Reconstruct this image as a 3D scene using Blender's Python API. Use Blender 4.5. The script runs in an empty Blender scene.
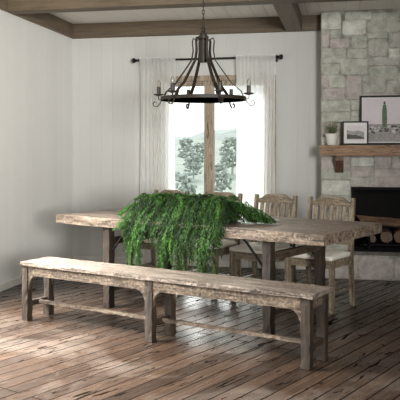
import bpy, bmesh, math, random
from mathutils import Vector, Matrix
R = math.radians
C = bpy.context.scene.collection
sc = bpy.context.scene

# ---------------------------------------------------------------- camera, world, light
F, T, H = 725.0, R(11.4), 1.33          # focal length in px, camera heading, eye height
cd = bpy.data.cameras.new('camera'); cam = bpy.data.objects.new('camera', cd); C.objects.link(cam)
cam.location = (0, 0, H); cam.rotation_euler = (R(90), 0, T)
cd.sensor_width = 36; cd.lens = F / 400 * 36; cd.shift_y = -0.125; cd.clip_start = .05; cd.clip_end = 500
sc.camera = cam

w = bpy.data.worlds.new('World'); sc.world = w; w.use_nodes = True
nt = w.node_tree; bg = nt.nodes['Background']
tc = nt.nodes.new('ShaderNodeTexCoord'); sx = nt.nodes.new('ShaderNodeSeparateXYZ')
cr = nt.nodes.new('ShaderNodeValToRGB')
nt.links.new(tc.outputs['Generated'], sx.inputs[0]); nt.links.new(sx.outputs['Z'], cr.inputs[0])
cr.color_ramp.elements[0].position = 0.0; cr.color_ramp.elements[0].color = (.95, .97, .95, 1)
cr.color_ramp.elements[1].position = 0.6; cr.color_ramp.elements[1].color = (.90, .95, 1, 1)
nt.links.new(cr.outputs[0], bg.inputs[0]); bg.inputs[1].default_value = 2.3

def area(name, loc, rot, sx_, sy_, energy, col):
    l = bpy.data.lights.new(name, 'AREA'); l.shape = 'RECTANGLE'; l.size = sx_; l.size_y = sy_
    l.energy = energy; l.color = col
    o = bpy.data.objects.new(name, l); C.objects.link(o); o.location = loc; o.rotation_euler = rot
    return o
# daylight standing in the big side window (left wall, nearer than the frame shows)
sl = area('daylight_side_window', (-3.36, 4.15, 1.6), (0, R(-34), 0), 1.7, 3.0, 360, (1.0, .985, .96)); sl.data.spread = R(85)
# thin-cloud sun beyond the back window
sd = bpy.data.lights.new('hazy_sun', 'SUN'); sd.energy = 5.0; sd.angle = R(25); sd.color = (1, .98, .94)
so = bpy.data.objects.new('hazy_sun', sd); C.objects.link(so); so.rotation_euler = Vector((.25, -1, -.62)).to_track_quat('-Z', 'Y').to_euler()
# added fill lamp behind the viewer, aimed to brighten the walls
rl = area('added_rear_fill', (2.2, -1.72, 1.7), (0, 0, 0), 1.5, 1.5, 112, (1.0, .99, .97))
rl.rotation_euler = (Vector((-3.2, 7.0, 2.15)) - rl.location).to_track_quat('-Z', 'Y').to_euler(); rl.data.spread = R(58)

vs = sc.view_settings
vs.view_transform = 'Standard'; vs.look = 'None'; vs.gamma = 1; vs.use_curve_mapping = False
vs.exposure = 0.0
sc.cycles.use_denoising = True
sc.cycles.max_bounces = 8; sc.cycles.transparent_max_bounces = 16
sc.cycles.sample_clamp_indirect = 6

# ---------------------------------------------------------------- coordinates
ct, st = math.cos(T), math.sin(T)
def CW(X, D, z=0.0):                     # (right, forward) of the viewer -> room
    return Vector((X * ct - D * st, X * st + D * ct, z))
def onY(px, py, Y):                      # point seen at a pixel on the plane y = Y
    u = (px - 200) / F; D = Y / (ct + u * st)
    return (D * (u * ct - st), H + (150 - py) * D / F)

# ---------------------------------------------------------------- materials
def newmat(name):
    m = bpy.data.materials.new(name); m.use_nodes = True
    n = m.node_tree; b = n.nodes['Principled BSDF']
    return m, n, b
def N(n, t, **k):
    x = n.nodes.new(t)
    for a, v in k.items():
        if a.startswith('i_'): x.inputs[a[2:].replace('_', ' ')].default_value = v
        else: setattr(x, a, v)
    return x
def L(n, a, b): n.links.new(a, b)
def coords(n, scale, rot=(0, 0, 0), out='Object'):
    t = N(n, 'ShaderNodeTexCoord'); m = N(n, 'ShaderNodeMapping')
    m.inputs['Scale'].default_value = scale; m.inputs['Rotation'].default_value = rot
    L(n, t.outputs[out], m.inputs['Vector']); return m.outputs['Vector']
def ramp(n, src, stops, interp='LINEAR'):
    r = N(n, 'ShaderNodeValToRGB'); e = r.color_ramp.elements; r.color_ramp.interpolation = interp
    while len(e) < len(stops): e.new(.5)
    for q, (p, c) in zip(e, stops):
        q.position = p; q.color = (*c, 1) if len(c) == 3 else c
    L(n, src, r.inputs[0]); return r.outputs[0]
def noise(n, vec, scale, detail=4, rough=.6, dist=0):
    x = N(n, 'ShaderNodeTexNoise'); x.inputs['Scale'].default_value = scale
    x.inputs['Detail'].default_value = detail; x.inputs['Roughness'].default_value = rough
    x.inputs['Distortion'].default_value = dist
    if vec: L(n, vec, x.inputs['Vector'])
    return x.outputs['Fac']
def mixc(n, f, a, b, mode='MIX'):
    x = N(n, 'ShaderNodeMix', data_type='RGBA', blend_type=mode)
    for s, v in ((0, f), (6, a), (7, b)):
        if isinstance(v, (int, float)): x.inputs[s].default_value = v
        elif isinstance(v, tuple): x.inputs[s].default_value = (*v, 1)
        else: L(n, v, x.inputs[s])
    return x.outputs[2]
def bump(n, b, h, strength=.4, dist=.01):
    x = N(n, 'ShaderNodeBump'); x.inputs['Strength'].default_value = strength; x.inputs['Distance'].default_value = dist
    L(n, h, x.inputs['Height']); L(n, x.outputs[0], b.inputs['Normal'])
def math_(n, op, a, b=None):
    x = N(n, 'ShaderNodeMath', operation=op)
    for i, v in enumerate((a, b)):
        if v is None: continue
        if isinstance(v, (int, float)): x.inputs[i].default_value = v
        else: L(n, v, x.inputs[i])
    return x.outputs[0]

def plain(name, col, rough=.6, metal=0, var=.12, scale=20, bmp=.1):
    m, n, b = newmat(name)
    v = coords(n, (1, 1, 1)); f = noise(n, v, scale)
    lo = tuple(c * (1 - var) for c in col); hi = tuple(min(1, c * (1 + var)) for c in col)
    L(n, ramp(n, f, [(.3, lo), (.7, hi)]), b.inputs['Base Color'])
    b.inputs['Roughness'].default_value = rough; b.inputs['Metallic'].default_value = metal
    if bmp: bump(n, b, f, bmp, .004)
    return m
def wood(name, dark, mid, light, axis='x', rough=.65, worn=.5, scale=1.0, bmp=.5, split=.9):
    """weathered timber: grain along an axis, worn pale patches, dark checks"""
    m, n, b = newmat(name)
    s = {'x': (1.2, 14, 14), 'y': (14, 1.2, 14), 'z': (14, 14, 1.2)}[axis]
    v = coords(n, tuple(q * scale for q in s))
    g = noise(n, v, 2.2, 8, .7, .6)
    v2 = coords(n, (1, 1, 1)); p = noise(n, v2, 17 * scale, 7, .8, .5); q = noise(n, v2, 48, 4, .8)
    base = ramp(n, g, [(.34, dark), (.5, mid), (.68, light)])
    pat = ramp(n, p, [(.5 - worn * .2, (0, 0, 0)), (.62, (1, 1, 1))])
    pale = ramp(n, q, [(.42, tuple(c * .6 for c in dark)), (.49, mid), (.57, tuple(min(1, c * 1.15) for c in light))])
    f = math_(n, 'MULTIPLY', pat, worn)
    c = mixc(n, f, base, pale)
    v3 = coords(n, tuple(q_ * .5 * scale for q_ in s)); k = noise(n, v3, 7, 6, .75, 1.0)
    c = mixc(n, ramp(n, k, [(.40, (split,) * 3), (.46, (0, 0, 0))]), c, tuple(x * .35 for x in dark))   # checks and splits
    L(n, c, b.inputs['Base Color'])
    b.inputs['Roughness'].default_value = rough
    bump(n, b, math_(n, 'ADD', g, math_(n, 'MULTIPLY', q, .5)), bmp, .006)
    return m

def wall_mat(name, col, axis=0, pitch=.135, depth=.28):
    m, n, b = newmat(name)
    t = N(n, 'ShaderNodeTexCoord'); s = N(n, 'ShaderNodeSeparateXYZ'); L(n, t.outputs['Object'], s.inputs[0])
    fr = math_(n, 'FRACT', math_(n, 'DIVIDE', s.outputs[axis], pitch))
    tri = math_(n, 'ABSOLUTE', math_(n, 'SUBTRACT', fr, .5))
    hgt = ramp(n, tri, [(.44, (1, 1, 1)), (.49, (0, 0, 0))])
    pl = N(n, 'ShaderNodeTexWhiteNoise', noise_dimensions='1D')
    L(n, math_(n, 'FLOOR', math_(n, 'ADD', math_(n, 'DIVIDE', s.outputs[axis], pitch), .0)), pl.inputs['W'])
    a = tuple(c * .95 for c in col)
    c0 = mixc(n, pl.outputs['Value'], a, col)
    nz = noise(n, coords(n, (1, 1, 1)), 3, 4)
    c1 = mixc(n, ramp(n, nz, [(.3, (0, 0, 0)), (.7, (.25, .25, .25))]), c0, tuple(c * .86 for c in col))
    L(n, c1, b.inputs['Base Color']); b.inputs['Roughness'].default_value = .7
    bump(n, b, hgt, depth, .006)
    return m

M = {}
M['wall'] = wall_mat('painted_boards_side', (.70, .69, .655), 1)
M['wall_back'] = wall_mat('painted_boards_dimmed', (.50, .495, .47), 0)  # same paint as the side wall, colour darkened for its dimmer light
M['ceil'] = wall_mat('ceiling_boards', (.84, .80, .74), 0, .14, .9)
M['beam'] = wood('brown_beam', (.062, .043, .024), (.095, .068, .040), (.125, .092, .056), 'x', .6, .05, 1, .2, 0)
M['beamy'] = wood('brown_beam_lengthwise', (.085, .062, .038), (.125, .094, .06), (.16, .122, .08), 'y', .6, .05, 1, .2, 0)
M['bench_top'] = wood('weathered_bench_top', (.03, .02, .014), (.125, .095, .072), (.37, .325, .275), 'x', .42, .6)
M['table_top'] = wood('weathered_table_top', (.03, .02, .014), (.15, .108, .076), (.39, .315, .245), 'x', .4, .55)
M['apron'] = wood('flaking_apron_wood', (.014, .009, .005), (.07, .046, .028), (.235, .18, .125), 'x', .75, .7, 1.3, .9)
M['leg'] = wood('worn_leg_wood', (.006, .0038, .002), (.022, .0125, .006), (.058, .036, .018), 'z', .65, .35)
M['rail'] = wood('worn_rail_wood', (.02, .013, .008), (.08, .055, .035), (.24, .19, .14), 'x', .6, .5)
M['raily'] = wood('worn_cross_rail_wood', (.02, .013, .008), (.055, .037, .023), (.13, .095, .06), 'y', .6, .4)
M['chair'] = wood('chair_wood', (.06, .042, .026), (.20, .155, .10), (.38, .31, .225), 'z', .6, .45)
M['chairx'] = wood('chair_rail_wood', (.06, .042, .026), (.20, .155, .10), (.38, .31, .225), 'x', .6, .45)
M['fabric'] = plain('cream_seat_cloth', (.72, .68, .60), .9, 0, .08, 80)
M['iron'] = plain('dark_bronze_iron', (.020, .013, .008), .6, .2, .3, 30)
M['black'] = plain('black_iron', (.012, .011, .010), .5, .6, .3, 30)
M['candle'] = plain('candle_sleeve', (.025, .018, .012), .5, 0, .2, 30)
M['mantel'] = wood('mantel_wood', (.16, .085, .04), (.27, .155, .08), (.36, .22, .12), 'x', .55, .15)
M['bracket'] = wood('bracket_wood', (.07, .03, .018), (.12, .055, .03), (.17, .085, .05), 'z', .55, .1)
M['pot'] = plain('white_ceramic', (.72, .70, .64), .5, 0, .05, 12)
M['soil'] = plain('soil', (.03, .02, .015), .9, 0, .4, 80)
M['soot'] = plain('sooty_brick', (.004, .0035, .003), .95, 0, .3, 12)
M['bark'] = wood('log_bark', (.06, .03, .018), (.16, .09, .055), (.26, .16, .10), 'x', .8, .3)
M['logend'] = plain('cut_log_face', (.13, .088, .056), .8, 0, .3, 30)
M['mat_board'] = plain('picture_mount', (.66, .63, .61), .6, 0, .04, 10, 0)
M['frame_black'] = plain('black_frame', (.005, .005, .005), .7, 0, .2, 20, 0)
M['frame_grey'] = plain('dark_frame', (.02, .018, .017), .5, 0, .2, 20, 0)
M['planter'] = wood('planter_wood', (.04, .028, .02), (.10, .07, .05), (.2, .16, .12), 'x', .8, .4)
M['outside_ground'] = plain('haze_paled_field', (.18, .205, .17), .95, 0, .25, .6, 0)  # distance haze is put into this pale colour
M['outside_tree'] = plain('haze_paled_tree', (.34, .375, .335), .95, 0, .12, .9, 0)  # crowns and trunks paled to carry the haze
M['outside_hill'] = plain('haze_paled_hill', (.20, .225, .205), .95, 0, .2, .25, 0)  # haze painted into the hill colour, no fog volume
M['win_wood'] = wood('window_wood', (.16, .12, .08), (.30, .235, .165), (.42, .34, .25), 'z', .6, .3)

def leafmat(name, k):
    m, n, b = newmat(name)
    i = N(n, 'ShaderNodeNewGeometry')
    f = noise(n, coords(n, (1, 1, 1)), 14, 3)
    mx = math_(n, 'ADD', math_(n, 'MULTIPLY', i.outputs['Random Per Island'], .6), math_(n, 'MULTIPLY', f, .5))
    L(n, ramp(n, mx, [(.1, (.018 * k, .050 * k, .012 * k)), (.5, (.050 * k, .125 * k, .028 * k)), (.95, (.12 * k, .25 * k, .06 * k))]), b.inputs['Base Color'])
    b.inputs['Roughness'].default_value = .6; b.inputs['Specular IOR Level'].default_value = .2
    tr = N(n, 'ShaderNodeBsdfTranslucent'); tr.inputs[0].default_value = (.07 * k, .22 * k, .02 * k, 1)
    mix = N(n, 'ShaderNodeMixShader'); mix.inputs[0].default_value = .3
    L(n, b.outputs[0], mix.inputs[1]); L(n, tr.outputs[0], mix.inputs[2])
    L(n, mix.outputs[0], n.nodes['Material Output'].inputs[0]); return m
M['leaf'] = leafmat('fern_leaf_mid', .50); M['leaf_b'] = leafmat('fern_leaf_deep', .18); M['leaf_c'] = leafmat('fern_leaf_fresh', 1.15)
def curtain_mat():
    m, n, b = newmat('sheer_white_cloth')
    b.inputs['Base Color'].default_value = (.86, .86, .82, 1); b.inputs['Roughness'].default_value = .9
    f = noise(n, coords(n, (1, 1, 1)), 200, 2)
    L(n, ramp(n, f, [(.3, (.90, .90, .88)), (.7, (.95, .95, .93))]), b.inputs['Base Color'])
    tr = N(n, 'ShaderNodeBsdfTranslucent'); tr.inputs[0].default_value = (.96, .96, .94, 1)
    tp = N(n, 'ShaderNodeBsdfTransparent')
    m1 = N(n, 'ShaderNodeMixShader'); m1.inputs[0].default_value = .62
    m2 = N(n, 'ShaderNodeMixShader'); m2.inputs[0].default_value = .14
    L(n, b.outputs[0], m1.inputs[1]); L(n, tr.outputs[0], m1.inputs[2])
    L(n, m1.outputs[0], m2.inputs[1]); L(n, tp.outputs[0], m2.inputs[2])
    L(n, m2.outputs[0], n.nodes['Material Output'].inputs[0]); return m
M['curtain'] = curtain_mat()
def glass_mat(name, tint=(.97, .99, .98)):
    m, n, b = newmat(name); n.nodes.remove(b)
    fr = N(n, 'ShaderNodeFresnel'); fr.inputs[0].default_value = 1.3
    tp = N(n, 'ShaderNodeBsdfTransparent'); tp.inputs[0].default_value = (*tint, 1)
    gl = N(n, 'ShaderNodeBsdfGlossy'); gl.inputs['Roughness'].default_value = .03
    mx = N(n, 'ShaderNodeMixShader'); L(n, fr.outputs[0], mx.inputs[0])
    L(n, tp.outputs[0], mx.inputs[1]); L(n, gl.outputs[0], mx.inputs[2])
    L(n, mx.outputs[0], n.nodes['Material Output'].inputs[0]); return m
M['glass'] = glass_mat('window_glass'); M['bulb'] = glass_mat('bulb_glass', (.96, .95, .92))

def floor_mat():
    m, n, b = newmat('worn_floor_boards')
    ang = R(64.9)
    v = coords(n, (1, 1, 1), (0, 0, -ang))
    br = N(n, 'ShaderNodeTexBrick'); br.offset = .37; br.offset_frequency = 3; br.squash = 1
    br.inputs['Scale'].default_value = 1; br.inputs['Brick Width'].default_value = 2.6
    br.inputs['Row Height'].default_value = .113; br.inputs['Mortar Size'].default_value = .006
    br.inputs['Mortar Smooth'].default_value = .3; br.inputs['Bias'].default_value = 0
    br.inputs['Color1'].default_value = (0, 0, 0, 1); br.inputs['Color2'].default_value = (1, 1, 1, 1)
    br.inputs['Mortar'].default_value = (.5, .5, .5, 1)
    L(n, v, br.inputs['Vector'])
    g = noise(n, coords(n, (1, 1, 1), (0, 0, -ang)), 1, 2)
    vs_ = N(n, 'ShaderNodeMapping'); vs_.inputs['Scale'].default_value = (1.8, 34, 1); L(n, v, vs_.inputs['Vector'])
    gr = noise(n, vs_.outputs[0], 1.6, 8, .72, .5)
    vs2 = N(n, 'ShaderNodeMapping'); vs2.inputs['Scale'].default_value = (3.2, 17, 1); L(n, v, vs2.inputs['Vector'])
    knot = noise(n, vs2.outputs[0], 1.3, 5, .6, 1.2)
    tone = mixc(n, br.outputs['Color'], (.021, .0125, .008), (.056, .035, .023))
    grain = ramp(n, gr, [(.28, (.30, .27, .25)), (.48, (.85, .82, .80)), (.72, (1.6, 1.5, 1.4))])
    c = mixc(n, 1.0, tone, grain, 'MULTIPLY')
    dk = ramp(n, knot, [(.375, (1, 1, 1)), (.40, (0, 0, 0))])
    wear = noise(n, coords(n, (1, 1, 1), (0, 0, -ang)), 1.1, 5, .7, .6)
    c = mixc(n, ramp(n, wear, [(.47, (0, 0, 0)), (.62, (.4, .4, .4))]), c, (.17, .14, .115))
    c = mixc(n, dk, c, (.010, .007, .005))
    c = mixc(n, br.outputs['Fac'], c, (.012, .008, .006))
    L(n, c, b.inputs['Base Color'])
    rr = ramp(n, gr, [(.3, (.40, .40, .40)), (.7, (.20, .20, .20))])
    L(n, mixc(n, br.outputs['Fac'], rr, (.9, .9, .9)), b.inputs['Roughness'])
    L(n, mixc(n, math_(n, 'MAXIMUM', br.outputs['Fac'], dk), (.45, .45, .45), (0, 0, 0)), b.inputs['Specular IOR Level'])
    h = math_(n, 'SUBTRACT', math_(n, 'MULTIPLY', gr, .35), math_(n, 'ADD', math_(n, 'MULTIPLY', br.outputs['Fac'], .35), math_(n, 'MULTIPLY', dk, .5)))
    bump(n, b, h, .35, .004)
    return m
M['floor'] = floor_mat()
def stone_mat(name, a, b_):
    m, n, b = newmat(name)
    f = noise(n, coords(n, (1, 1, 1)), 9, 8, .7, .4); f2 = noise(n, coords(n, (1, 1, 1)), 45, 4, .8)
    c = ramp(n, f, [(.34, tuple(x * .8 for x in a)), (.64, b_)])
    c = mixc(n, ramp(n, f2, [(.45, (0, 0, 0)), (.75, (.35, .35, .35))]), c, tuple(x * .6 for x in a))
    L(n, c, b.inputs['Base Color']); b.inputs['Roughness'].default_value = .9
    bump(n, b, math_(n, 'ADD', f, f2), .5, .012); return m
STONE = [stone_mat('stone_sage', (.35, .36, .30), (.53, .535, .465)),
         stone_mat('stone_rose', (.38, .345, .315), (.54, .49, .45)),
         stone_mat('stone_grey', (.35, .34, .30), (.52, .505, .45)),
         stone_mat('stone_pale', (.48, .48, .42), (.68, .68, .61))]
MORTAR = stone_mat('pale_mortar', (.22, .21, .18), (.48, .465, .41))

# ---------------------------------------------------------------- geometry helpers
def obj(name, bm, mats, parent=None, smooth=False, bevel=0):
    me = bpy.data.meshes.new(name)
    bmesh.ops.recalc_face_normals(bm, faces=bm.faces[:])
    bm.to_mesh(me); bm.free()
    for m in (mats if isinstance(mats, (list, tuple)) else [mats]): me.materials.append(m)
    if smooth:
        for p in me.polygons: p.use_smooth = True
    o = bpy.data.objects.new(name, me); C.objects.link(o)
    if parent: o.parent = parent
    if bevel:
        b = o.modifiers.new('bevel', 'BEVEL'); b.width = bevel; b.segments = 2; b.limit_method = 'ANGLE'
    return o
def tag(o, label=None, cat=None, group=None, kind=None):
    if label: o['label'] = label
    if cat: o['category'] = cat
    if group: o['group'] = group
    if kind: o['kind'] = kind
    return o
def thing(name, label, cat, loc=(0, 0, 0), rz=0, group=None):
    o = bpy.data.objects.new(name, None); C.objects.link(o); o.location = loc; o.rotation_euler = (0, 0, rz)
    o.empty_display_size = .1
    return tag(o, label, cat, group)
def copy_tree(o, parent=None):
    c = o.copy(); C.objects.link(c)
    if parent: c.parent = parent
    for ch in [x for x in bpy.data.objects if x.parent == o]: copy_tree(ch, c)
    return c
def box(bm, x0, x1, y0, y1, z0, z1, mi=0, m=None):
    vs_ = [Vector((x, y, z)) for z in (z0, z1) for y in (y0, y1) for x in (x0, x1)]
    if m is not None: vs_ = [m @ v for v in vs_]
    v = [bm.verts.new(p) for p in vs_]
    for f in ((0, 2, 3, 1), (4, 5, 7, 6), (0, 1, 5, 4), (2, 6, 7, 3), (0, 4, 6, 2), (1, 3, 7, 5)):
        bm.faces.new([v[i] for i in f]).material_index = mi
def B(*a, **k):
    bm = bmesh.new(); box(bm, *a, **k); return bm
def rough_box(x0, x1, y0, y1, z0, z1, nx, ny, nz, jit, seed=0, edge=2.0, taper=None):
    """a hewn timber: gridded box whose faces and especially edges wander a little"""
    bm = bmesh.new(); rnd = random.Random(seed)
    idx = {}
    def V(i, j, k):
        key = (i, j, k)
        if key not in idx:
            x = x0 + (x1 - x0) * i / nx; y = y0 + (y1 - y0) * j / ny; z = z0 + (z1 - z0) * k / nz
            e = (i in (0, nx)) + (j in (0, ny)) + (k in (0, nz))
            a = jit * (edge if e > 1 else 1)
            d = Vector((rnd.uniform(-a, a), rnd.uniform(-a, a), rnd.uniform(-a, a) * .7))
            if e > 1:                     # worn arris: pull towards the middle
                mid = Vector(((x0 + x1) / 2, (y0 + y1) / 2, (z0 + z1) / 2))
                s = Vector((x, y, z)) - mid
                for q, (n_, on) in enumerate(((nx, i in (0, nx)), (ny, j in (0, ny)), (nz, k in (0, nz)))):
                    if on: d[q] -= math.copysign(jit * 1.2, s[q])
            p = Vector((x, y, z)) + d
            if taper: p = taper(p)
            idx[key] = bm.verts.new(p)
        return idx[key]
    for i in range(nx):
        for j in range(ny):
            bm.faces.new((V(i, j, 0), V(i, j + 1, 0), V(i + 1, j + 1, 0), V(i + 1, j, 0)))
            bm.faces.new((V(i, j, nz), V(i + 1, j, nz), V(i + 1, j + 1, nz), V(i, j + 1, nz)))
        for k in range(nz):
            bm.faces.new((V(i, 0, k), V(i + 1, 0, k), V(i + 1, 0, k + 1), V(i, 0, k + 1)))
            bm.faces.new((V(i, ny, k), V(i, ny, k + 1), V(i + 1, ny, k + 1), V(i + 1, ny, k)))
    for j in range(ny):
        for k in range(nz):
            bm.faces.new((V(0, j, k), V(0, j, k + 1), V(0, j + 1, k + 1), V(0, j + 1, k)))
            bm.faces.new((V(nx, j, k), V(nx, j + 1, k), V(nx, j + 1, k + 1), V(nx, j, k + 1)))
    return bm
def tube(bm, pts, rad, seg=8, mi=0, cap=True):
    pts = [Vector(p) for p in pts]
    rr = rad if isinstance(rad, (list, tuple)) else [rad] * len(pts)
    prev = None; rings = []
    for i, p in enumerate(pts):
        d = (pts[min(i + 1, len(pts) - 1)] - pts[max(i - 1, 0)]).normalized()
        if prev is None:
            up = Vector((0, 0, 1)) if abs(d.z) < .9 else Vector((1, 0, 0))
            a = d.cross(up).normalized()
        else: a = (prev - d * prev.dot(d)).normalized()
        prev = a; b = d.cross(a)
        rings.append([bm.verts.new(p + (a * math.cos(2 * math.pi * k / seg) + b * math.sin(2 * math.pi * k / seg)) * rr[i]) for k in range(seg)])
    for r0, r1 in zip(rings, rings[1:]):
        for k in range(seg):
            bm.faces.new((r0[k], r0[(k + 1) % seg], r1[(k + 1) % seg], r1[k])).material_index = mi
    if cap:
        bm.faces.new(rings[0][::-1]).material_index = mi; bm.faces.new(rings[-1]).material_index = mi
def lathe(bm, prof, seg=20, c=(0, 0, 0), mi=0):
    c = Vector(c); rings = []
    for r, z in prof:
        rings.append([bm.verts.new(c + Vector((r * math.cos(2 * math.pi * k / seg), r * math.sin(2 * math.pi * k / seg), z))) for k in range(seg)])
    for r0, r1 in zip(rings, rings[1:]):
        for k in range(seg):
            bm.faces.new((r0[k], r0[(k + 1) % seg], r1[(k + 1) % seg], r1[k])).material_index = mi
    for rg, pr in ((rings[0], prof[0]), (rings[-1], prof[-1])):
        if pr[0] > 1e-4: bm.faces.new(rg).material_index = mi
def strip(bm, pts, width, thick, wdir, mi=0):
    """flat bar swept along points, width along wdir"""
    pts = [Vector(p) for p in pts]; wdir = Vector(wdir).normalized(); rg = []
    for i, p in enumerate(pts):
        d = (pts[min(i + 1, len(pts) - 1)] - pts[max(i - 1, 0)]).normalized()
        wv = (wdir - d * wdir.dot(d)).normalized(); t = d.cross(wv)
        w_ = width[i] if isinstance(width, list) else width
        rg.append([bm.verts.new(p + wv * a * w_ / 2 + t * b * thick / 2) for a, b in ((-1, -1), (1, -1), (1, 1), (-1, 1))])
    for r0, r1 in zip(rg, rg[1:]):
        for k in range(4): bm.faces.new((r0[k], r0[(k + 1) % 4], r1[(k + 1) % 4], r1[k])).material_index = mi
    bm.faces.new(rg[0][::-1]).material_index = mi; bm.faces.new(rg[-1]).material_index = mi
def prism(bm, poly, y0, y1, mi=0, axis='y'):
    """polygon (a, b) extruded along y (or x)"""
    f = (lambda a, b, e: (a, e, b)) if axis == 'y' else (lambda a, b, e: (e, a, b))
    v0 = [bm.verts.new(f(a, b, y0)) for a, b in poly]; v1 = [bm.verts.new(f(a, b, y1)) for a, b in poly]
    n_ = len(poly)
    for k in range(n_): bm.faces.new((v0[k], v0[(k + 1) % n_], v1[(k + 1) % n_], v1[k])).material_index = mi
    bm.faces.new(v0[::-1]).material_index = mi; bm.faces.new(v1).material_index = mi

# ---------------------------------------------------------------- room shell
XL, XR, YB, YF, ZC, ZB = -3.19, 3.2, 8.15, -1.5, 2.82, 2.65
def structure(name, bm, m, **k): return tag(obj(name, bm, m, **k), kind='structure')
structure('floor', B(XL - .2, XR + .2, YF - .2, YB + .2, -.1, 0), M['floor'])
structure('ceiling', B(XL - .2, XR + .2, YF - .2, YB + .2, ZC, ZC + .1), M['ceil'])
# back wall with the window opening
WX0, WX1, WZ0, WZ1 = -2.10, -.863, .42, 2.12
YS = 7.9                                   # face of the chimney breast; fx, fz bound the fire opening
sxl = onY(321, 100, YS)[0]; SXR = 2.0
fx0 = onY(351, 200, YS)[0]; fx1 = fx0 + 1.15; fz1 = onY(370, 187, YS)[1]; fz0 = .25
bm = bmesh.new()
box(bm, XL - .2, WX0, YB, YB + .2, 0, ZC); box(bm, WX1, fx0, YB, YB + .2, 0, ZC)
box(bm, fx0, fx1, YB, YB + .2, fz1, ZC); box(bm, fx1, XR + .2, YB, YB + .2, 0, ZC)
box(bm, WX0, WX1, YB, YB + .2, 0, WZ0); box(bm, WX0, WX1, YB, YB + .2, WZ1, ZC)
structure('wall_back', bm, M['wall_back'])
# left wall with a large window nearer than the frame shows
LY0, LY1, LZ0, LZ1 = 2.6, 5.7, .6, 2.5
bm = bmesh.new()
box(bm, XL - .2, XL, YF, LY0, 0, ZC); box(bm, XL - .2, XL, LY1, YB, 0, ZC)
box(bm, XL - .2, XL, LY0, LY1, 0, LZ0); box(bm, XL - .2, XL, LY0, LY1, LZ1, ZC)
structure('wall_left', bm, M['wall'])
M['wall_dark'] = wall_mat('low_bounce_boards', (.20, .17, .14), 1)  # unseen right wall, dark colour picked to reduce bounced light
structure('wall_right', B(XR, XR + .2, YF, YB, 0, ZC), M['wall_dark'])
bm = bmesh.new(); rx0, rx1, rz0, rz1 = 1.3, 3.1, .7, 2.5  # unseen rear opening, added to suit the fill lamp
box(bm, XL, rx0, YF - .2, YF, 0, ZC); box(bm, rx1, XR, YF - .2, YF, 0, ZC)
box(bm, rx0, rx1, YF - .2, YF, 0, rz0); box(bm, rx0, rx1, YF - .2, YF, rz1, ZC)
structure('wall_front', bm, M['wall_back'])
# beams
structure('trim_1', B(XL, -.27, YB - .05, YB, ZB, ZC), M['beam'], bevel=.006)
structure('trim_2', B(XL, XL + .03, YF, YB - .05, ZB, ZC), M['beamy'], bevel=.006)
structure('trim_3', B(XL + .03, XR, 6.39, 6.56, ZB - .002, ZC), M['beam'], bevel=.008)
structure('trim_4', B(-.657, -.48, 6.56, YB - .05, ZB, ZC), M['beamy'], bevel=.008)
# baseboards
M['base'] = plain('painted_baseboard', (.58, .56, .50), .5, 0, .05, 8)
structure('baseboard_back', B(XL + .02, -.27, YB - .018, YB, 0, .07), M['base'], bevel=.004)
structure('baseboard_left', B(XL, XL + .018, YF, YB - .018, 0, .07), M['base'], bevel=.004)

# window_1 (back wall)
wf = structure('window_1', (lambda b: (
    box(b, WX0, WX0 + .06, YB + .03, YB + .13, WZ0, WZ1), box(b, WX1 - .06, WX1, YB + .03, YB + .13, WZ0, WZ1),
    box(b, WX0 + .06, WX1 - .06, YB + .03, YB + .13, WZ0, WZ0 + .06), box(b, WX0 + .06, WX1 - .06, YB + .03, YB + .13, WZ1 - .05, WZ1), b)[-1])(bmesh.new()), M['win_wood'], bevel=.004)
mx = (onY(208.5, 120, YB)[0])
obj('mullion', B(mx - .052, mx + .052, YB - .005, YB + .125, WZ0 + .06, WZ1 - .05), M['win_wood'], wf, bevel=.006)
for a, b in ((WX0 + .06, mx - .052), (mx + .052, WX1 - .06)):
    obj('window_pane', B(a, b, YB + .078, YB + .084, WZ0 + .06, WZ1 - .05), M['glass'], wf)
bm = bmesh.new()
box(bm, WX0 - .09, WX1 + .09, YB - .03, YB, WZ1, WZ1 + .06)
box(bm, WX0 - .09, WX0, YB - .025, YB, WZ0 - .05, WZ1); box(bm, WX1, WX1 + .09, YB - .025, YB, WZ0 - .05, WZ1)
box(bm, WX0, WX1, YB - .05, YB + .03, WZ0 - .05, WZ0)
obj('window_casing', bm, M['win_wood'], wf, bevel=.004)
# window_2 (left wall) and added_window_3 (behind the viewer, added for the fill lamp)
bm = bmesh.new(); X0, X1 = XL - .13, XL - .05
box(bm, X0, X1, LY0, LY0 + .06, LZ0, LZ1); box(bm, X0, X1, LY1 - .06, LY1, LZ0, LZ1)
box(bm, X0, X1, LY0, LY1, LZ0, LZ0 + .06); box(bm, X0, X1, LY0, LY1, LZ1 - .06, LZ1)
for k in (1, 2): y = LY0 + (LY1 - LY0) * k / 3; box(bm, X0, X1, y - .03, y + .03, LZ0 + .06, LZ1 - .06)
structure('window_2', bm, M['win_wood'])
bm = bmesh.new(); y0, y1 = YF - .13, YF - .05
box(bm, rx0, rx0 + .06, y0, y1, rz0, rz1); box(bm, rx1 - .06, rx1, y0, y1, rz0, rz1)
box(bm, rx0 + .06, rx1 - .06, y0, y1, rz0, rz0 + .06); box(bm, rx0 + .06, rx1 - .06, y0, y1, rz1 - .06, rz1)
structure('added_window_3', bm, M['win_wood'])

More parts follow.
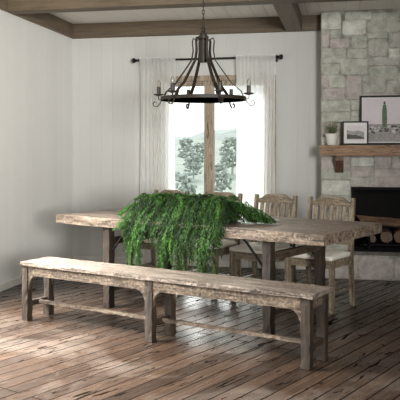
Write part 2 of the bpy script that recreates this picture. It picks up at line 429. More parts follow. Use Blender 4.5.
# ---------------------------------------------------------------- outside
rnd = random.Random(4)
bm = bmesh.new(); gx, gy = 40, 40
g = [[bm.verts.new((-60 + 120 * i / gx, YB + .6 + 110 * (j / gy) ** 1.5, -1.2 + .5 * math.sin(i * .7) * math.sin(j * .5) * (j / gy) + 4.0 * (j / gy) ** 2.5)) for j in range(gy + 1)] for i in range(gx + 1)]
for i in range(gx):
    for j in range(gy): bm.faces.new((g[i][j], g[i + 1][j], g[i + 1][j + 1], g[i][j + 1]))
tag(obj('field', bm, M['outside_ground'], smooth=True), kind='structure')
def hill(name, y, base, h, seed, mat):
    bm = bmesh.new(); r = random.Random(seed); ph = [r.uniform(0, 6) for _ in range(5)]
    nx = 90; rows = []
    for j in range(8):
        t = j / 7
        rows.append([bm.verts.new((-90 + 130 * i / nx, y + 30 * t, base + math.sin(t * math.pi / 2) * (h + h * .22 * math.sin(i * .11 + ph[0]) + h * .10 * math.sin(i * .37 + ph[1]) + h * .05 * math.sin(i * 1.3 + ph[2]) + r.uniform(-.03, .03) * h))) for i in range(nx + 1)])
    for a, b in zip(rows, rows[1:]):
        for i in range(nx): bm.faces.new((a[i], a[i + 1], b[i + 1], b[i]))
    return tag(obj(name, bm, mat, smooth=True), kind='structure')
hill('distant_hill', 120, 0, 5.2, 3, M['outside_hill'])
def tree(x, y, h, z0, label, r):
    t = thing('tree', label, 'tree', (x, y, z0), 0, 'trees beyond the window')
    bm = bmesh.new(); tube(bm, [(0, 0, -.2), (.05, 0, h * .3), (0, 0, h * .7)], [h * .03, h * .025, h * .01], 7)
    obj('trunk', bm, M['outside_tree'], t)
    bm = bmesh.new()
    for k in range(150):
        a = r.uniform(0, 6.28); zz = r.uniform(.25, .95); rr = h * .30 * math.sqrt(max(.05, 1 - ((zz - .5) / .55) ** 2)) * r.uniform(.3, 1)
        mat = Matrix.Translation((rr * math.cos(a), rr * math.sin(a), zz * h)) @ Matrix.Diagonal((1, 1, .8, 1))
        res = bmesh.ops.create_icosphere(bm, subdivisions=2, radius=h * r.uniform(.025, .05), matrix=mat)
        for v in res['verts']: v.co += Vector((r.uniform(-1, 1), r.uniform(-1, 1), r.uniform(-1, 1))) * h * .016
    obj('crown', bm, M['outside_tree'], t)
r = random.Random(9)
def upt(px, D): return CW((px - 200) / F * D, D)
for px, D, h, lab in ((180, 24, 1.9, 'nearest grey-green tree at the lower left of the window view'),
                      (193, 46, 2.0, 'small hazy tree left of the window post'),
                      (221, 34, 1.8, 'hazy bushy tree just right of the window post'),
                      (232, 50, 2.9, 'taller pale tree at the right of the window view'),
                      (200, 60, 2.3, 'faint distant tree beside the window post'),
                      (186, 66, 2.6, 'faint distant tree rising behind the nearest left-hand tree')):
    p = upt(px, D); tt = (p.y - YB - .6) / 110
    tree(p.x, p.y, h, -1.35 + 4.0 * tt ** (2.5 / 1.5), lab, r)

# ---------------------------------------------------------------- fireplace
fp = thing('fireplace', 'pale rubble stone fireplace and chimney breast rising to the ceiling', 'fireplace', (0, 0, 0))
def stones(rects, y, mats, seed):
    """each rect (x0,x1,z0,z1) a rounded irregular block standing a little proud of the mortar"""
    bm = bmesh.new(); r = random.Random(seed)
    for (x0, x1, z0, z1) in rects:
        w_, h_ = x1 - x0, z1 - z0; cx, cz = (x0 + x1) / 2, (z0 + z1) / 2
        e = r.uniform(5, 11); mi = r.choice((0, 0, 1, 1, 2, 3)); d = r.uniform(.004, .013)
        jit = [r.uniform(-.035, .005) for _ in range(20)]; rings = []
        sk = r.uniform(-.06, .06)
        for (s, yy) in ((1.0, .012), (.985, -d * .6), (.93, -d), (.5, -d - .002)):
            rg = []
            for k in range(20):
                a = 2 * math.pi * k / 20 + .157
                c, q = math.cos(a), math.sin(a)
                fx = math.copysign(abs(c) ** (2 / e), c); fz = math.copysign(abs(q) ** (2 / e), q)
                f = s * (1 + jit[k])
                rg.append(bm.verts.new((cx + fx * w_ / 2 * f + sk * fz * h_ * .3, y + yy + r.uniform(-.001, .001), cz + fz * h_ / 2 * f)))
            rings.append(rg)
        for a, b in zip(rings, rings[1:]):
            for k in range(20): bm.faces.new((a[k], a[(k + 1) % 20], b[(k + 1) % 20], b[k])).material_index = mi
        bm.faces.new(rings[-1]).material_index = mi
    return bm
def split(x0, x1, z0, z1, r, out, mx_=.42, mn=.15):
    w_, h_ = x1 - x0, z1 - z0
    if w_ < .02 or h_ < .02: return
    if (w_ < mx_ * r.uniform(.6, 1) and h_ < mx_ * .62 * r.uniform(.7, 1)) :
        out.append((x0, x1, z0, z1)); return
    if w_ * .65 > h_ and w_ > mn * 1.5:
        c = x0 + w_ * r.uniform(.35, .65); split(x0, c, z0, z1, r, out, mx_, mn); split(c, x1, z0, z1, r, out, mx_, mn)
    elif h_ > mn:
        c = z0 + h_ * r.uniform(.38, .62); split(x0, x1, z0, c, r, out, mx_, mn); split(x0, x1, c, z1, r, out, mx_, mn)
    else: out.append((x0, x1, z0, z1))
tr = [(85, 165, 50, 118), (85, 118, 118, 190), (118, 200, 155, 193), (168, 265, 80, 140), (178, 290, 50, 78), (290, 400, 50, 85), (268, 400, 86, 128), (120, 165, 120, 153),
      (85, 185, 193, 252), (206, 268, 142, 194), (268, 352, 131, 154), (272, 350, 156, 226), (355, 400, 132, 190), (355, 400, 194, 232), (188, 268, 196, 234), (160, 272, 236, 298),
      (276, 398, 230, 262), (276, 394, 263, 320), (85, 158, 255, 298), (115, 180, 300, 350), (85, 113, 300, 352), (183, 248, 300, 400), (85, 180, 353, 400), (250, 345, 302, 372), (348, 400, 323, 373), (250, 400, 375, 400)]
rects = []
for a, b, c, d in tr:
    x0, z1 = onY(300 + a / 4, c / 4, YS); x1, z0 = onY(300 + b / 4, d / 4, YS)
    rects.append((max(x0, sxl + .005), x1, z0, min(z1, ZC)))
zm = onY(360, 100, YS)[1]; xr = onY(400, 100, YS)[0]
r = random.Random(12)
split(sxl + .005, fx0 - .005, fz0, zm, r, rects)
split(fx0 - .005, fx1, fz1, zm, r, rects)
split(fx1, SXR, fz0, zm, r, rects); split(xr, SXR, zm, ZC, r, rects)
rects = [(a + .0015, b - .0015, c + .0015, d - .0015) for a, b, c, d in rects]
bm = stones(rects, YS, STONE, 5)
box(bm, sxl, fx0, YS, YB, 0, fz1, 4); box(bm, fx1, SXR, YS, YB, 0, fz1, 4); box(bm, sxl, SXR, YS, YB, fz1, ZC, 4)
obj('chimney_breast', bm, STONE + [MORTAR], fp, smooth=False)
# raised hearth
YH = 7.62
rects = []; split(sxl + .02, SXR, .0, fz0 - .01, r, rects, .5, .1)
bm = stones([(a + .006, b - .006, c + .004, d - .004) for a, b, c, d in rects], YH, STONE, 8)
box(bm, sxl, SXR, YH, YS, 0, fz0, 4)
obj('hearth', bm, STONE + [MORTAR], fp)
# firebox
bm = bmesh.new(); fy = YB + .35; q = .03
box(bm, fx0, fx1, fy - q, fy, fz0 - .05, fz1 - .0); box(bm, fx0, fx0 + q, YS + .03, fy - q, fz0, fz1)
box(bm, fx1 - q, fx1, YS + .03, fy - q, fz0, fz1); box(bm, fx0 + q, fx1 - q, YS + .03, fy - q, fz1 - q, fz1)
box(bm, fx0 + q, fx1 - q, YS + .0, fy - q, fz0 - .06, fz0)
obj('firebox', bm, M['soot'], fp)
# mantel shelf and bracket
ml = onY(319.5, 150, YS - .2)[0]; mz0 = onY(350, 156, YS - .2)[1]; mz1 = onY(350, 145, YS - .2)[1]
mt = obj('mantel_shelf', rough_box(ml, SXR + .02, YS - .22, YS + .01, mz0, mz1, 24, 3, 2, .0025, 3), M['mantel'], fp)
bx0 = onY(335.5, 160, YS - .1)[0]; bx1 = onY(343.5, 160, YS - .1)[0]; bz = onY(340, 172.5, YS)[1]
for dx in (0, SXR - .35 - bx0):
    bm = bmesh.new()
    prism(bm, [(YS + .01, mz0), (YS - .17, mz0), (YS - .17, mz0 - .05), (YS - .13, mz0 - .085), (YS - .07, bz + .02), (YS - .05, bz), (YS + .01, bz)], bx0 + dx, bx1 + dx, axis='x')
    obj('bracket', bm, M['bracket'], mt, bevel=.004)

# grate and logs in the firebox
gxc = onY(388, 240, YS + .12)[0]
gz = fz0
gr = thing('fire_grate', 'black iron grate carrying the logs inside the fireplace', 'grate', (gxc + .16, YS + .2, gz))
for s_ in (-.36, -.12, .12, .36):
    bm = bmesh.new(); tube(bm, [(s_, -.15, .10), (s_, -.14, .075), (s_, .14, .075)], .011, 8); obj('grate_bar', bm, M['black'], gr)
for y in (-.12, .12):
    bm = bmesh.new(); tube(bm, [(-.42, y, .064), (.42, y, .064)], .011, 8); obj('cross_bar', bm, M['black'], gr)
for s_ in (-.36, .36):
    for y in (-.12, .12):
        bm = bmesh.new(); tube(bm, [(s_, y, .06), (s_, y, .012), (s_ + .02, y, 0.005)], .013, 8); obj('leg', bm, M['black'], gr)
    bm = bmesh.new(); tube(bm, [(s_, -.15, .075), (s_, -.19, .09), (s_, -.21, .13), (s_, -.185, .155), (s_, -.165, .135)], .011, 8); obj('scroll', bm, M['black'], gr)
def log(label, x, y, z, ln, rad, rx=0, rz=0, ry=0, seed=1, half=False):
    t = thing('log', label, 'log', (x, y, z), rz, 'firewood in the fireplace'); t.rotation_euler = (rx, ry, rz)
    r = random.Random(seed); bm = bmesh.new(); seg = 14; rings = []
    jj = [r.uniform(.88, 1.1) for _ in range(seg)]
    for i in range(7):
        xx = -ln / 2 + ln * i / 6; rg = []; tp = .62 if half and i == 0 else 1
        for k in range(seg):
            a = 2 * math.pi * k / seg; rr = rad * jj[k] * r.uniform(.96, 1.04)
            yy, zz = math.cos(a) * rr, math.sin(a) * rr
            if half and zz < -rad * .25: zz = -rad * .25 + r.uniform(-.004, .004)
            rg.append(bm.verts.new((xx - (0 if not half or i else zz * .9), yy * tp, zz)))
        rings.append(rg)
    for a, b in zip(rings, rings[1:]):
        for k in range(seg): bm.faces.new((a[k], a[(k + 1) % seg], b[(k + 1) % seg], b[k]))
    obj('bark', bm, M['bark'], t)
    for sg, rg0 in ((-1, 0), (1, 1)):
        bm = bmesh.new(); vs_ = []
        for k in range(seg):
            a = 2 * math.pi * k / seg; rr = rad * jj[k] * .98; zz = math.sin(a) * rr
            if half and zz < -rad * .25: zz = -rad * .25
            vs_.append((sg * ln / 2 - (zz * .9 if half and sg < 0 else 0), math.cos(a) * rr * (.62 if half and sg < 0 else 1), zz))
        va = [bm.verts.new(v) for v in vs_]; vb = [bm.verts.new((v[0] - sg * .012, v[1], v[2])) for v in vs_]
        bm.faces.new(va); bm.faces.new(vb[::-1])
        for k in range(seg): bm.faces.new((va[k], va[(k + 1) % seg], vb[(k + 1) % seg], vb[k]))
        obj('cut_face', bm, M['logend'], t)
gt = gz + .086
ly = YS + .2
xa, za = onY(364, 216, YS + .1); xb, zb = onY(430, 224, YS + .1)
log('large split log lying across the top of the fire stack', (xa + xb) / 2, ly - .02, gt + .185, xb - xa + .05, .07, 0, R(-3), R(4), 3, True)
log('thick log end facing out below the large split log, left of the two', gxc - .02, ly - .02, gt + .068, .3, .065, 0, R(88), 0, 4)
log('pale-cut log standing at a slant right of the thick log end', gxc + .125, ly, gt + .068, .30, .064, 0, R(88), 0, 5)
log('thin low log at the left end of the grate', gxc - .165, ly, gt + .042, .28, .042, 0, R(91), 0, 7)

# ---------------------------------------------------------------- on the mantel
def frame(name, label, px0, px1, py0, pym, fr, lean, yb, art, mat_w):
    x0 = onY(px0, 140, yb)[0]; x1 = onY(px1, 140, yb)[0]; z1 = onY((px0 + px1) / 2, py0, yb)[1]
    w_, h_ = x1 - x0, z1 - mz1
    t = thing(name, label, 'picture'); t.location = ((x0 + x1) / 2, yb, mz1 + .003); t.rotation_euler = (-lean, 0, 0)
    bm = bmesh.new(); f = fr
    box(bm, -w_ / 2, -w_ / 2 + f, -.012, .012, 0, h_); box(bm, w_ / 2 - f, w_ / 2, -.012, .012, 0, h_)
    box(bm, -w_ / 2 + f, w_ / 2 - f, -.012, .012, 0, f); box(bm, -w_ / 2 + f, w_ / 2 - f, -.012, .012, h_ - f, h_)
    obj('frame', bm, M['frame_black'], t)
    obj('mount', B(-w_ / 2 + f, w_ / 2 - f, -.002, .006, f, h_ - f), M['mat_board'], t)
    art(t, w_ - 2 * f - 2 * mat_w, h_ - 2 * f - 2 * mat_w, f + mat_w)
def sheet(bm, poly, y, mi): 
    f = bm.faces.new([bm.verts.new((a, y, b)) for a, b in poly]); f.material_index = mi
PR = [plain('print_sky', (.60, .55, .56), .6, 0, .05, 6, 0), plain('print_ground', (.30, .28, .27), .7, 0, .35, 60, 0),
      plain('print_cactus', (.10, .14, .085), .7, 0, .3, 60, 0), plain('print_rock', (.085, .075, .065), .7, 0, .6, 70, 0),
      plain('print_white_rock', (.52, .50, .48), .7, 0, .2, 60, 0)]
def art_big(t, w_, h_, z):
    r = random.Random(5); bm = bmesh.new(); q = -w_ / 2
    sheet(bm, [(q, z), (-q, z), (-q, z + h_), (q, z + h_)], -.003, 0)
    sheet(bm, [(q, z), (-q, z), (-q, z + h_ * .42), (q, z + h_ * .40)], -.0035, 1)
    cx = q + w_ * .42
    pts = [(cx - .022, z + h_ * .33), (cx - .026, z + h_ * .5), (cx - .024, z + h_ * .72), (cx - .017, z + h_ * .84), (cx, z + h_ * .88), (cx + .017, z + h_ * .84), (cx + .024, z + h_ * .7), (cx + .026, z + h_ * .5), (cx + .02, z + h_ * .33)]
    for k in range(46):
        a = q + w_ * r.uniform(.03, .97); b = z + h_ * r.uniform(.20, .36); s = r.uniform(.008, .022)
        n_ = 7; poly = [(max(q, min(-q, a + s * math.cos(6.283 * j / n_) * r.uniform(.7, 1.3))), b + s * .7 * math.sin(6.283 * j / n_)) for j in range(n_)]
        sheet(bm, poly, -.0040 - .00002 * k, 3 if k % 2 else 4)
    sheet(bm, pts, -.0052, 2)
    sheet(bm, [(cx - .012, z + h_ * .87), (cx + .012, z + h_ * .87), (cx + .009, z + h_ * .93), (cx - .009, z + h_ * .93)], -.0053, 3)
    obj('print', bm, PR, t)
def art_small(t, w_, h_, z):
    bm = bmesh.new(); q = -w_ / 2
    sheet(bm, [(q, z), (-q, z), (-q, z + h_), (q, z + h_)], -.003, 0)
    sheet(bm, [(q, z + h_ * .25), (-q, z + h_ * .25), (-q, z + h_ * .55), (-q * .3, z + h_ * .68), (-q * -.3, z + h_ * .60), (q, z + h_ * .72)], -.0035, 1)
    sheet(bm, [(q, z + h_ * .1), (-q, z + h_ * .1), (-q, z + h_ * .22), (q * -.1, z + h_ * .36), (q, z + h_ * .42)], -.0038, 3)
    obj('print', bm, PR, t)
frame('picture_frame', 'large black framed print of a cactus on rocky ground leaning on the stone', 360, 418, 95.5, 145, .019, R(3.2), YS - .075, art_big, .012)
frame('picture_frame', 'small black framed landscape print standing before the large one', 342.5, 368.5, 121.5, 145, .014, R(5), YS - .135, art_small, .03)

px_, pz_ = onY(331.7, 145, YS - .12)
pp = thing('potted_plant', 'small leafy plant in a white pot at the left end of the mantel', 'plant', (px_, YS - .12, mz1))
bm = bmesh.new()
lathe(bm, [(.0, 0), (.044, 0), (.049, .004), (.066, .115), (.067, .12), (.060, .12), (.058, .11), (0, .10)], 24)
obj('pot', bm, M['pot'], pp, smooth=True)
bm = bmesh.new(); lathe(bm, [(0, .098), (.057, .099), (.055, .103), (0, .106)], 16); obj('soil', bm, M['soil'], pp)
bm = bmesh.new(); r = random.Random(3)
for k in range(70):
    a = r.uniform(0, 6.28); ln = r.uniform(.05, .15); out = r.uniform(.02, .10)
    e = Vector((math.cos(a) * out, math.sin(a) * out, .1 + ln)); s = Vector((math.cos(a) * .02, math.sin(a) * .02, .1))
    for j in range(5):
        p = s.lerp(e, .35 + .65 * j / 4); b_ = r.uniform(0, 6.28); q = Vector((math.cos(b_), math.sin(b_), r.uniform(-.2, .8))).normalized() * .02
        sd = q.cross(Vector((0, 0, 1))).normalized() * .007
        bm.faces.new([bm.verts.new(v) for v in (p, p + q * .5 + sd, p + q, p + q * .5 - sd)])
    tube(bm, [s, s.lerp(e, .5) + Vector((0, 0, .01)), e], .0012, 3)
M['leaf_dull'] = plain('dull_leaf', (.15, .17, .08), .6, 0, .4, 60, 0)
obj('foliage', bm, M['leaf_dull'], pp)

# ---------------------------------------------------------------- curtains and rod
yr = YB - .10
rx0_, rz_ = onY(136.5, 60, yr); rx1_, _ = onY(278.5, 57.6, yr); rz_ = 2.362
rod = thing('curtain_rod', 'thin dark iron curtain rod over the window', 'curtain rod', ((rx0_ + rx1_) / 2, yr, rz_))
hw = (rx1_ - rx0_) / 2
bm = bmesh.new(); tube(bm, [(-hw, 0, 0), (hw, 0, 0)], .012, 10); obj('rod', bm, M['black'], rod, smooth=True)
for s_ in (-1, 1):
    bm = bmesh.new()
    for j in range(6): pass
    tube(bm, [(s_ * (hw - .005), 0, 0), (s_ * (hw + .012), 0, 0), (s_ * (hw + .018), 0, 0), (s_ * (hw + .045), 0, 0), (s_ * (hw + .05), 0, 0)], [.014, .016, .028, .028, .012], 12)
    obj('finial', bm, M['black'], rod)
    bm = bmesh.new(); tube(bm, [(s_ * (hw - .035), 0, 0), (s_ * (hw - .035), .10, -.0)], .010, 8)
    box(bm, s_ * (hw - .035) - .018, s_ * (hw - .035) + .018, .09, .10, -.045, .03); obj('wall_bracket', bm, M['black'], rod)
def curtain(label, pa, pb, seed, folds):
    x0 = onY(pa, 100, yr)[0]; x1 = onY(pb, 100, yr)[0]; r = random.Random(seed)
    t = thing('curtain', label, 'curtain', ((x0 + x1) / 2, yr, 0), 0, 'sheer curtains at the window')
    bm = bmesh.new(); nx, nz = folds * 10, 30; w_ = x1 - x0
    ph = [r.uniform(-.8, .8) for _ in range(folds + 2)]; am = [r.uniform(.6, 1.25) for _ in range(folds + 2)]
    rows = []
    for j in range(nz + 1):
        z = .015 + (rz_ - .0 - .015 + .02) * j / nz; tt = 1 - j / nz; row = []
        for i in range(nx + 1):
            u = i / nx; f = u * folds; k = int(f)
            A = (.008 + .010 * min(1, tt * 4)) * (am[k] * (1 - (f - k)) + am[min(k + 1, folds)] * (f - k))
            y = A * math.sin(2 * math.pi * f + ph[k] * (1 - (f - k)) + ph[k + 1] * (f - k) + .5 * math.sin(tt * 3 + seed))
            top_f = max(0, 1 - (rz_ + .03 - z) / .12); y = y * (1 - .7 * top_f) - .030 * top_f
            row.append(bm.verts.new((-w_ / 2 + w_ * u + .008 * math.sin(tt * 5 + u * 9), y, z)))
        rows.append(row)
    for a, b in zip(rows, rows[1:]):
        for i in range(nx): bm.faces.new((a[i], a[i + 1], b[i + 1], b[i]))
    o = obj('cloth', bm, M['curtain'], t, smooth=True)
    bm = bmesh.new()                                   # rod pocket hem
    box(bm, -w_ / 2, w_ / 2, -.022, .022, rz_ + .012, rz_ + .03)
    obj('header', bm, M['curtain'], t)
curtain('left sheer white curtain hanging beside the window', 140, 175.5, 2, 9)
curtain('right sheer white curtain hanging beside the window', 236, 275.5, 5, 9)

# ---------------------------------------------------------------- table
TA = R(-25.1)
tcx, tcy = .0735, 6.047
tp_ = CW(tcx, tcy)
def TL(a, p, z=0):                        # table-local to room
    return CW(tcx + .804 * a + .595 * p, tcy - .595 * a + .804 * p, z)
tb = thing('dining_table', 'long weathered plank dining table with trestle legs under the fern', 'table', tp_, TA)
ZT = .76
rg = random.Random(21)
obj('tabletop', rough_box(-1.312, 1.312, -.5, .495, ZT - .078, ZT, 70, 26, 2, .0011, 4, 2.0), M['table_top'], tb)
LG = [(-.734, -.43), (.84, -.43), (-.734, .36), (.84, .36)]
for i, (x, y) in enumerate(LG):
    obj('leg', rough_box(x - .036, x + .036, y - .036, y + .036, 0, ZT - .078, 2, 2, 14, .0016, 30 + i), M['leg'], tb)
for x in (-.734, .84):
    obj('upper_cross_rail', rough_box(x - .022, x + .022, -.394, .324, .53, .59, 2, 14, 2, .002, 7), M['raily'], tb)
    obj('lower_cross_rail', rough_box(x - .022, x + .022, -.394, .324, .13, .175, 2, 14, 2, .002, 8), M['raily'], tb)
for x, y in LG:
    s_ = 1 if x < 0 else -1
    bm = bmesh.new()
    strip(bm, [(x + s_ * .036, y, .47), (x + s_ * .06, y, .50), (x + s_ * .19, y, .655), (x + s_ * .22, y, .678)], .02, .010, (0, 1, 0))
    obj('brace', bm, M['black'], tb)

# ---------------------------------------------------------------- bench
BA = R(-20.9); bp = CW(-.288, 5.14)
bn = thing('bench', 'long narrow weathered bench with flaking paint in front of the table', 'bench', bp, BA)
ZSB = .46
obj('seat', rough_box(-1.222, 1.24, -.16, .16, ZSB - .03, ZSB, 80, 10, 1, .0008, 14, 2.0), M['bench_top'], bn)
LX = (-1.185, .01, 1.185)
for x in LX:
    for y in (-.118, .118):
        obj('leg', rough_box(x - .032, x + .032, y - .03, y + .03, 0, ZSB - .031, 2, 2, 10, .0018, int(x * 50 + y * 100) + 90), M['leg'], bn)
for y in (-.125, .125):
    for a, b in ((LX[0], LX[1]), (LX[1], LX[2])):
        obj('apron', rough_box(a + .033, b - .033, y - .016, y + .016, ZSB - .105, ZSB - .031, 40, 2, 3, .0012, 55, 1.6), M['apron'], bn)
    for x, s_ in ((LX[0], 1), (LX[1], -1), (LX[1], 1), (LX[2], -1)):
        bm = bmesh.new(); x_ = x + s_ * .033; z_ = ZSB - .105
        arc = [(x_ + s_ * .075 * (1 - math.cos(q)), z_ - .11 * (1 - math.sin(q))) for q in [R(9 * k) for k in range(11)]]
        prism(bm, [(x_, z_)] + arc, y - .012, y + .012)
        obj('corner_bracket', bm, M['apron'], bn)
for x in (LX[0], LX[2]):
    obj('end_apron', rough_box(x - .016, x + .016, -.088, .088, ZSB - .105, ZSB - .031, 2, 8, 2, .002, 5), M['apron'], bn)
for x in LX:
    obj('cross_rail', rough_box(x - .018, x + .018, -.088, .088, .105, .15, 2, 8, 2, .0015, 6), M['leg'], bn)
for a, b in ((LX[0], LX[1]), (LX[1], LX[2])):
    obj('stretcher', rough_box(a + .02, b - .02, -.02, .02, .118, .144, 40, 2, 1, .002, 61), M['rail'], bn)

# ---------------------------------------------------------------- chairs
def make_chair(label):
    t = thing('dining_chair', label, 'chair', (0, 0, 0), TA, 'chairs on the far side of the table')
    wd, dp, zs, top = .205, .17, .43, .915
    for s_ in (-1, 1):
        obj('leg', rough_box(s_ * wd - .02, s_ * wd + .02, -dp - .02, -dp + .02, 0, zs, 1, 1, 6, .0008, 3), M['chair'], t)
        bm = bmesh.new(); x = s_ * wd
        strip(bm, [(x, .225, 0), (x, .20, .25), (x, .19, zs), (x, .205, .65), (x, .245, top)], [.038, .04, .042, .038, .032], .034, (1, 0, 0))
        obj('back_post', bm, M['chair'], t, bevel=.003)
    bm = bmesh.new()
    box(bm, -wd + .02, wd - .02, -dp - .014, -dp + .014, zs - .07, zs)
    box(bm, -wd + .02, wd - .02, .175, .20, zs - .07, zs)
    for s_ in (-1, 1): box(bm, s_ * wd - .014, s_ * wd + .014, -dp + .02, .17, zs - .07, zs)
    obj('seat_frame', bm, M['chairx'], t, bevel=.003)
    bm = rough_box(-wd - .015, wd + .015, -dp - .035, .168, zs, zs + .045, 12, 12, 2, .0004, 2, 1)
    for v in bm.verts:
        a = min(1, (abs(v.co.x) / (wd + .015)) ** 4 + (abs((v.co.y + .01) / .18)) ** 4)
        if v.co.z > zs + .03: v.co.z += .016 * (1 - a) - .012 * a
    obj('cushion', bm, M['fabric'], t, smooth=True)
    # crest rail: low shoulders rising in a curve to a raised middle
    def yb(z): return .190 + (z - zs) * .085 + max(0, z - .65) * .05
    n_ = 24; up = []; lo = []
    for i in range(n_ + 1):
        u = -1 + 2 * i / n_; x = u * (wd - .012); a = abs(u)
        sm = 0 if a > .9 else (1 if a < .42 else .5 + .5 * math.cos(math.pi * (a - .42) / .48))
        up.append((x, top - .035 + .042 * sm)); lo.append((x, top - .078 + .004 * sm))
    bm = bmesh.new(); prism(bm, up + lo[::-1], yb(top) - .01, yb(top) + .014)
    obj('crest_rail', bm, M['chairx'], t)
    bm = bmesh.new(); box(bm, -wd + .015, wd - .015, yb(.53) - .01, yb(.53) + .012, .515, .555); obj('lower_back_rail', bm, M['chairx'], t, bevel=.002)
    for k in range(6):
        x = -.146 + .0584 * k
        bm = bmesh.new(); strip(bm, [(x, yb(.55), .55), (x, yb(.7), .70), (x, yb(top) + .001, top - .07)], [.030, .034, .034], .011, (1, 0, 0))
        obj('slat', bm, M['chair'], t)
    for s_ in (-1, 1):
        bm = bmesh.new(); tube(bm, [(s_ * wd, -dp + .02, .16), (s_ * wd, .19, .16)], .011, 6); obj('side_stretcher', bm, M['chairx'], t)
    bm = bmesh.new(); tube(bm, [(-wd, .01, .16), (wd, .01, .16)], .011, 6); obj('stretcher', bm, M['chairx'], t)
    return t
CH = [(0, 'slat-back chair with cream cushion at the right end of the row by the fireplace'),
      (.565, 'slat-back chair with cream cushion in front of the right curtain'),
      (1.16, 'slat-back chair with cream cushion behind the right half of the fern'),
      (1.80, 'slat-back chair with cream cushion behind the left half of the fern, leftmost of the row')]
first = None
for s_, lab in CH:
    X, D = 1.27 - .804 * s_ - .28, 6.18 + .595 * s_ - .042
    if first is None: first = c = make_chair(lab)
    else: c = copy_tree(first)
    c.location = CW(X + .595 * .035, D + .804 * .035); c['label'] = lab

# ---------------------------------------------------------------- fern on the table
fa = -.10
fern = thing('potted_fern', 'long feathery green fern spilling over the front edge of the table', 'plant', TL(fa, -.10, ZT + .004), TA)
bm = bmesh.new(); box(bm, -.36, .36, -.12, .12, 0, .012)
for a in (-1, 1):
    box(bm, -.36, .36, a * .12 - (.012 if a > 0 else 0), a * .12 + (0 if a > 0 else .012), .012, .09)
    box(bm, a * .36 - (.012 if a > 0 else 0), a * .36 + (0 if a > 0 else .012), -.108, .108, .012, .09)
obj('planter_box', bm, M['planter'], fern)
obj('soil', B(-.348, .348, -.108, .108, .012, .075), M['soil'], fern)
bm = bmesh.new()
r = random.Random(77)
def frond(p0, pts, width, n_):
    """pts: control points of the midrib; feathery leaflets hang off both sides"""
    P = [Vector(p) for p in pts]
    def at(t):
        q = t * (len(P) - 1); i = min(int(q), len(P) - 2); f = q - i
        a = P[max(i - 1, 0)]; b = P[i]; c = P[i + 1]; d = P[min(i + 2, len(P) - 1)]
        return .5 * ((2 * b) + (c - a) * f + (2 * a - 5 * b + 4 * c - d) * f * f + (3 * b - a - 3 * c + d) * f ** 3)
    ts = [i / n_ for i in range(n_ + 1)]; pp_ = [at(t) for t in ts]
    sd0 = None
    for i in range(n_):
        d = (pp_[i + 1] - pp_[i]).normalized()
        s = d.cross(Vector((0, 0, 1)))
        s = s.normalized() if s.length > .15 else (sd0 or Vector((1, 0, 0)))
        sd0 = s
        # rib
        if i % 2 == 0 and i + 2 <= n_:
            a, b = pp_[i], pp_[i + 2]; bm.faces.new([bm.verts.new(v) for v in (a - s * .0015, b - s * .0012, b + s * .0012, a + s * .0015)]).material_index = mi_
        t = ts[i]; ln = width * (.35 + .65 * math.sin(math.pi * min(1, .12 + t * .86)) ** .6) * r.uniform(.75, 1.15)
        for sg in (-1, 1):
            q = (s * sg * r.uniform(.6, 1) + d * r.uniform(.5, 1.0) + Vector((0, 0, -r.uniform(.05, .5))) + Vector((r.uniform(-.25, .25),) * 3)).normalized()
            e = pp_[i] + q * ln + Vector((0, 0, -ln * .15)); m_ = pp_[i] + q * ln * .5
            wv = q.cross(Vector((r.uniform(-1, 1), r.uniform(-1, 1), r.uniform(-1, 1)))).normalized() * r.uniform(.0030, .0055)
            bm.faces.new([bm.verts.new(v) for v in (pp_[i], m_ + wv, e, m_ - wv)]).material_index = mi_
def front(px, py, p=-.535):               # fern-local point in front of the table's long edge
    q = (px - 200) / F; a = (5.645 * q + .224) / (.804 + .595 * q)
    D = tcy - .595 * a + .804 * p
    return a - fa, p + .10, H - (py - 150) * D / F - ZT
TS = [(126, 222, 9), (131, 250, 10), (136, 263, 12), (143, 264, 12), (150, 238, 7), (157, 246, 7), (164, 268, 13), (169, 270, 11), (176, 256, 8),
      (182, 268, 11), (189, 270, 11), (195, 258, 8), (201, 270, 12), (208, 273, 13), (215, 271, 12), (221, 250, 8)]
def F_(s, pts, w_, n_): 
    global mi_
    mi_ = r.choice((0, 0, 1, 1, 2)); frond(s, pts, w_, n_)
for px, py, n_ in TS:
    for k in range(int(n_ * 1.35)):
        x1, y1, zb2 = front(px + r.gauss(0, 2.2), py + 8 - abs(r.gauss(0, 15)), -.53 - r.uniform(0, .06))
        a = max(-.35, min(.35, x1 * .8 - .06 + r.uniform(-.08, .08))); top = r.uniform(.09, .19)
        s0 = Vector((a, r.uniform(-.08, .08), .07)); sw = r.uniform(-.04, .04)
        F_(s0, [s0, (a * .8 + x1 * .2, -.12, top), (a * .35 + x1 * .65 + sw, -.26, top * r.uniform(.55, .95)), (x1 + sw, -.385, r.uniform(-.01, .04)),
                (x1, y1, min(-.06, zb2 * .5)), (x1 - sw * .7, y1 + r.uniform(-.01, .03), zb2)], r.uniform(.026, .046), 36)
for k in range(190):                                 # short arching fronds that make the mound
    a = r.uniform(-.36, .36); th = r.uniform(0, 2 * math.pi)
    s0 = Vector((a, r.uniform(-.09, .09), .07)); L_ = r.uniform(.16, .36)
    d = Vector((math.cos(th) * .9, math.sin(th) * .8 - .25, 0)); h_ = r.uniform(.06, .125)
    e = s0 + d * L_; e.z = max(.02, .07 + h_ - L_ * r.uniform(.1, .4)) if e.y > -.38 else -r.uniform(.02, .12)
    F_(s0, [s0, s0 + d * L_ * .3 + Vector((0, 0, h_ * .85)), s0 + d * L_ * .65 + Vector((0, 0, h_)), e], r.uniform(.04, .06), 22)
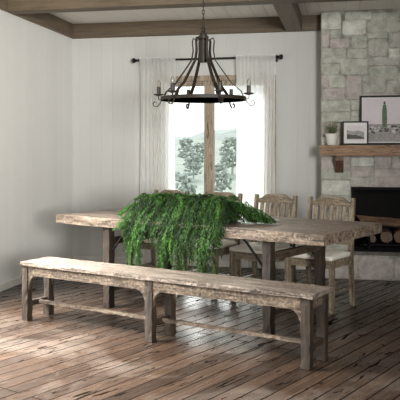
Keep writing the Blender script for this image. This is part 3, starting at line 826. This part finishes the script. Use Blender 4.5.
for k in range(110):                                  # right end lies along the tabletop
    x1 = r.uniform(.36, .84); y1 = r.uniform(-.36, .06) if x1 < .62 else r.uniform(-.14, .02)
    s0 = Vector((r.uniform(.2, .35), r.uniform(-.06, .06), .07))
    F_(s0, [s0, (.32 + x1 * .1, y1 * .3, .10 + r.uniform(.0, .07)), (x1 * .75 + .06, y1 * .8, .08 + r.uniform(-.02, .03)), (x1, y1, .02)], r.uniform(.035, .05), 28)
for k in range(46):                                  # longer fronds standing up and curling over
    a = r.uniform(-.38, .40); th = r.uniform(0, 2 * math.pi); s0 = Vector((a * .9, r.uniform(-.08, .08), .07))
    d = Vector((math.cos(th), math.sin(th) * .8, 0)); L_ = r.uniform(.12, .26); h_ = r.uniform(.10, .135)
    F_(s0, [s0, s0 + d * L_ * .25 + Vector((0, 0, h_ * .7)), s0 + d * L_ * .6 + Vector((0, 0, h_)), s0 + d * L_ + Vector((0, 0, h_ * .62))], r.uniform(.028, .045), 22)
for k in range(34):                                  # left end
    x1 = -r.uniform(.40, .52); y1 = r.uniform(-.40, 0)
    s0 = Vector((-r.uniform(.2, .35), r.uniform(-.06, .06), .07))
    F_(s0, [s0, (-.34, y1 * .4, .14), (x1 * .92, y1 * .85, .10), (x1 * 1.06, y1, .03)], r.uniform(.035, .05), 24)
tag(obj('foliage', bm, [M['leaf'], M['leaf_b'], M['leaf_c']], fern), kind='stuff')

# ---------------------------------------------------------------- chandelier
cp = CW((203.3 - 200) / F * 6.0, 6.0)
zr = H + (150 - 98.8) * 6 / F; RR = .355
ch = thing('chandelier', 'round dark iron chandelier with six candle lights hanging over the table', 'chandelier', (cp.x, cp.y, zr), T)
bm = bmesh.new()
lathe(bm, [(RR - .006, -.014), (RR, -.014), (RR, .014), (RR - .006, .014), (RR - .006, -.014)], 56)
obj('ring', bm, M['iron'], ch, smooth=False)
zt = H + (150 - 36) * 6 / F - zr; zb_ = H + (150 - 60) * 6 / F - zr
bm = bmesh.new(); lathe(bm, [(0, zb_ - .02), (.034, zb_ - .02), (.038, zb_), (.038, zt - .03), (.044, zt - .025), (.044, zt), (.02, zt + .008), (0, zt + .008)], 20)
obj('hub', bm, M['iron'], ch)
bm = bmesh.new(); lathe(bm, [(0, zt + .005), (.03, zt + .008), (.03, zt + .018), (.014, zt + .04), (.02, zt + .055), (.010, zt + .075), (.007, zt + .15), (0, zt + .15)], 14)
obj('finial', bm, M['iron'], ch)
bm = bmesh.new(); top_ = ZC - zr; z = zt + .145; k = 0
while z < top_ - .03:
    pts = [(math.cos(q) * .009 if k % 2 else 0, 0 if k % 2 else math.cos(q) * .009, z + .02 + math.sin(q) * .02) for q in [2 * math.pi * j / 10 for j in range(11)]]
    tube(bm, pts, .0032, 5, cap=False); z += .032; k += 1
obj('chain', bm, M['iron'], ch)
bm = bmesh.new(); lathe(bm, [(0, top_ - .035), (.02, top_ - .035), (.05, top_ - .012), (.055, top_), (0, top_)], 20); obj('ceiling_rose', bm, M['iron'], ch)
for k in range(6):
    a = R(-10 + 60 * k); ca, sa = math.cos(a), math.sin(a)
    def P(rad, z): return (ca * rad, sa * rad, z)
    tg = (-sa, ca, 0)
    bm = bmesh.new()
    strip(bm, [P(.043, zt - .035), P(.085, zt - .02), P(.092, zt - .045), P(.085, zt - .12), P(.098, zb_), P(.165, zb_ * .70), P(.24, zb_ * .38), P(.315, .06), P(RR - .010, -.012)], [.018, .018, .018, .020, .024, .026, .028, .030, .034], .008, tg)
    obj('strap', bm, M['iron'], ch)
    bm = bmesh.new(); rc = .378
    pts = [P(RR, -.01), P(RR + .012, -.035), P(RR + .035, -.062), P(RR + .062, -.058), P(RR + .072, -.035), P(RR + .058, -.018), P(RR + .043, -.028)]
    strip(bm, pts, .014, .006, tg); obj('scroll', bm, M['iron'], ch)
    bm = bmesh.new(); strip(bm, [P(RR, -.005), P(rc, -.002), P(rc + .002, .03)], .014, .006, tg)
    lathe(bm, [(0, .028), (.014, .028), (.040, .036), (.043, .044), (.014, .042), (0, .042)], 16, P(rc, 0)); cu = obj('candle_cup', bm, M['iron'], ch)
    bm = bmesh.new(); lathe(bm, [(0, .040), (.017, .040), (.017, .104), (0, .104)], 14, P(rc, 0)); obj('candle_sleeve', bm, M['candle'], ch, smooth=False)
    bm = bmesh.new(); lathe(bm, [(.006, .100), (.010, .104), (.017, .122), (.014, .140), (.006, .158), (.0, .166)], 12, P(rc, 0)); obj('bulb', bm, M['bulb'], ch, smooth=True)
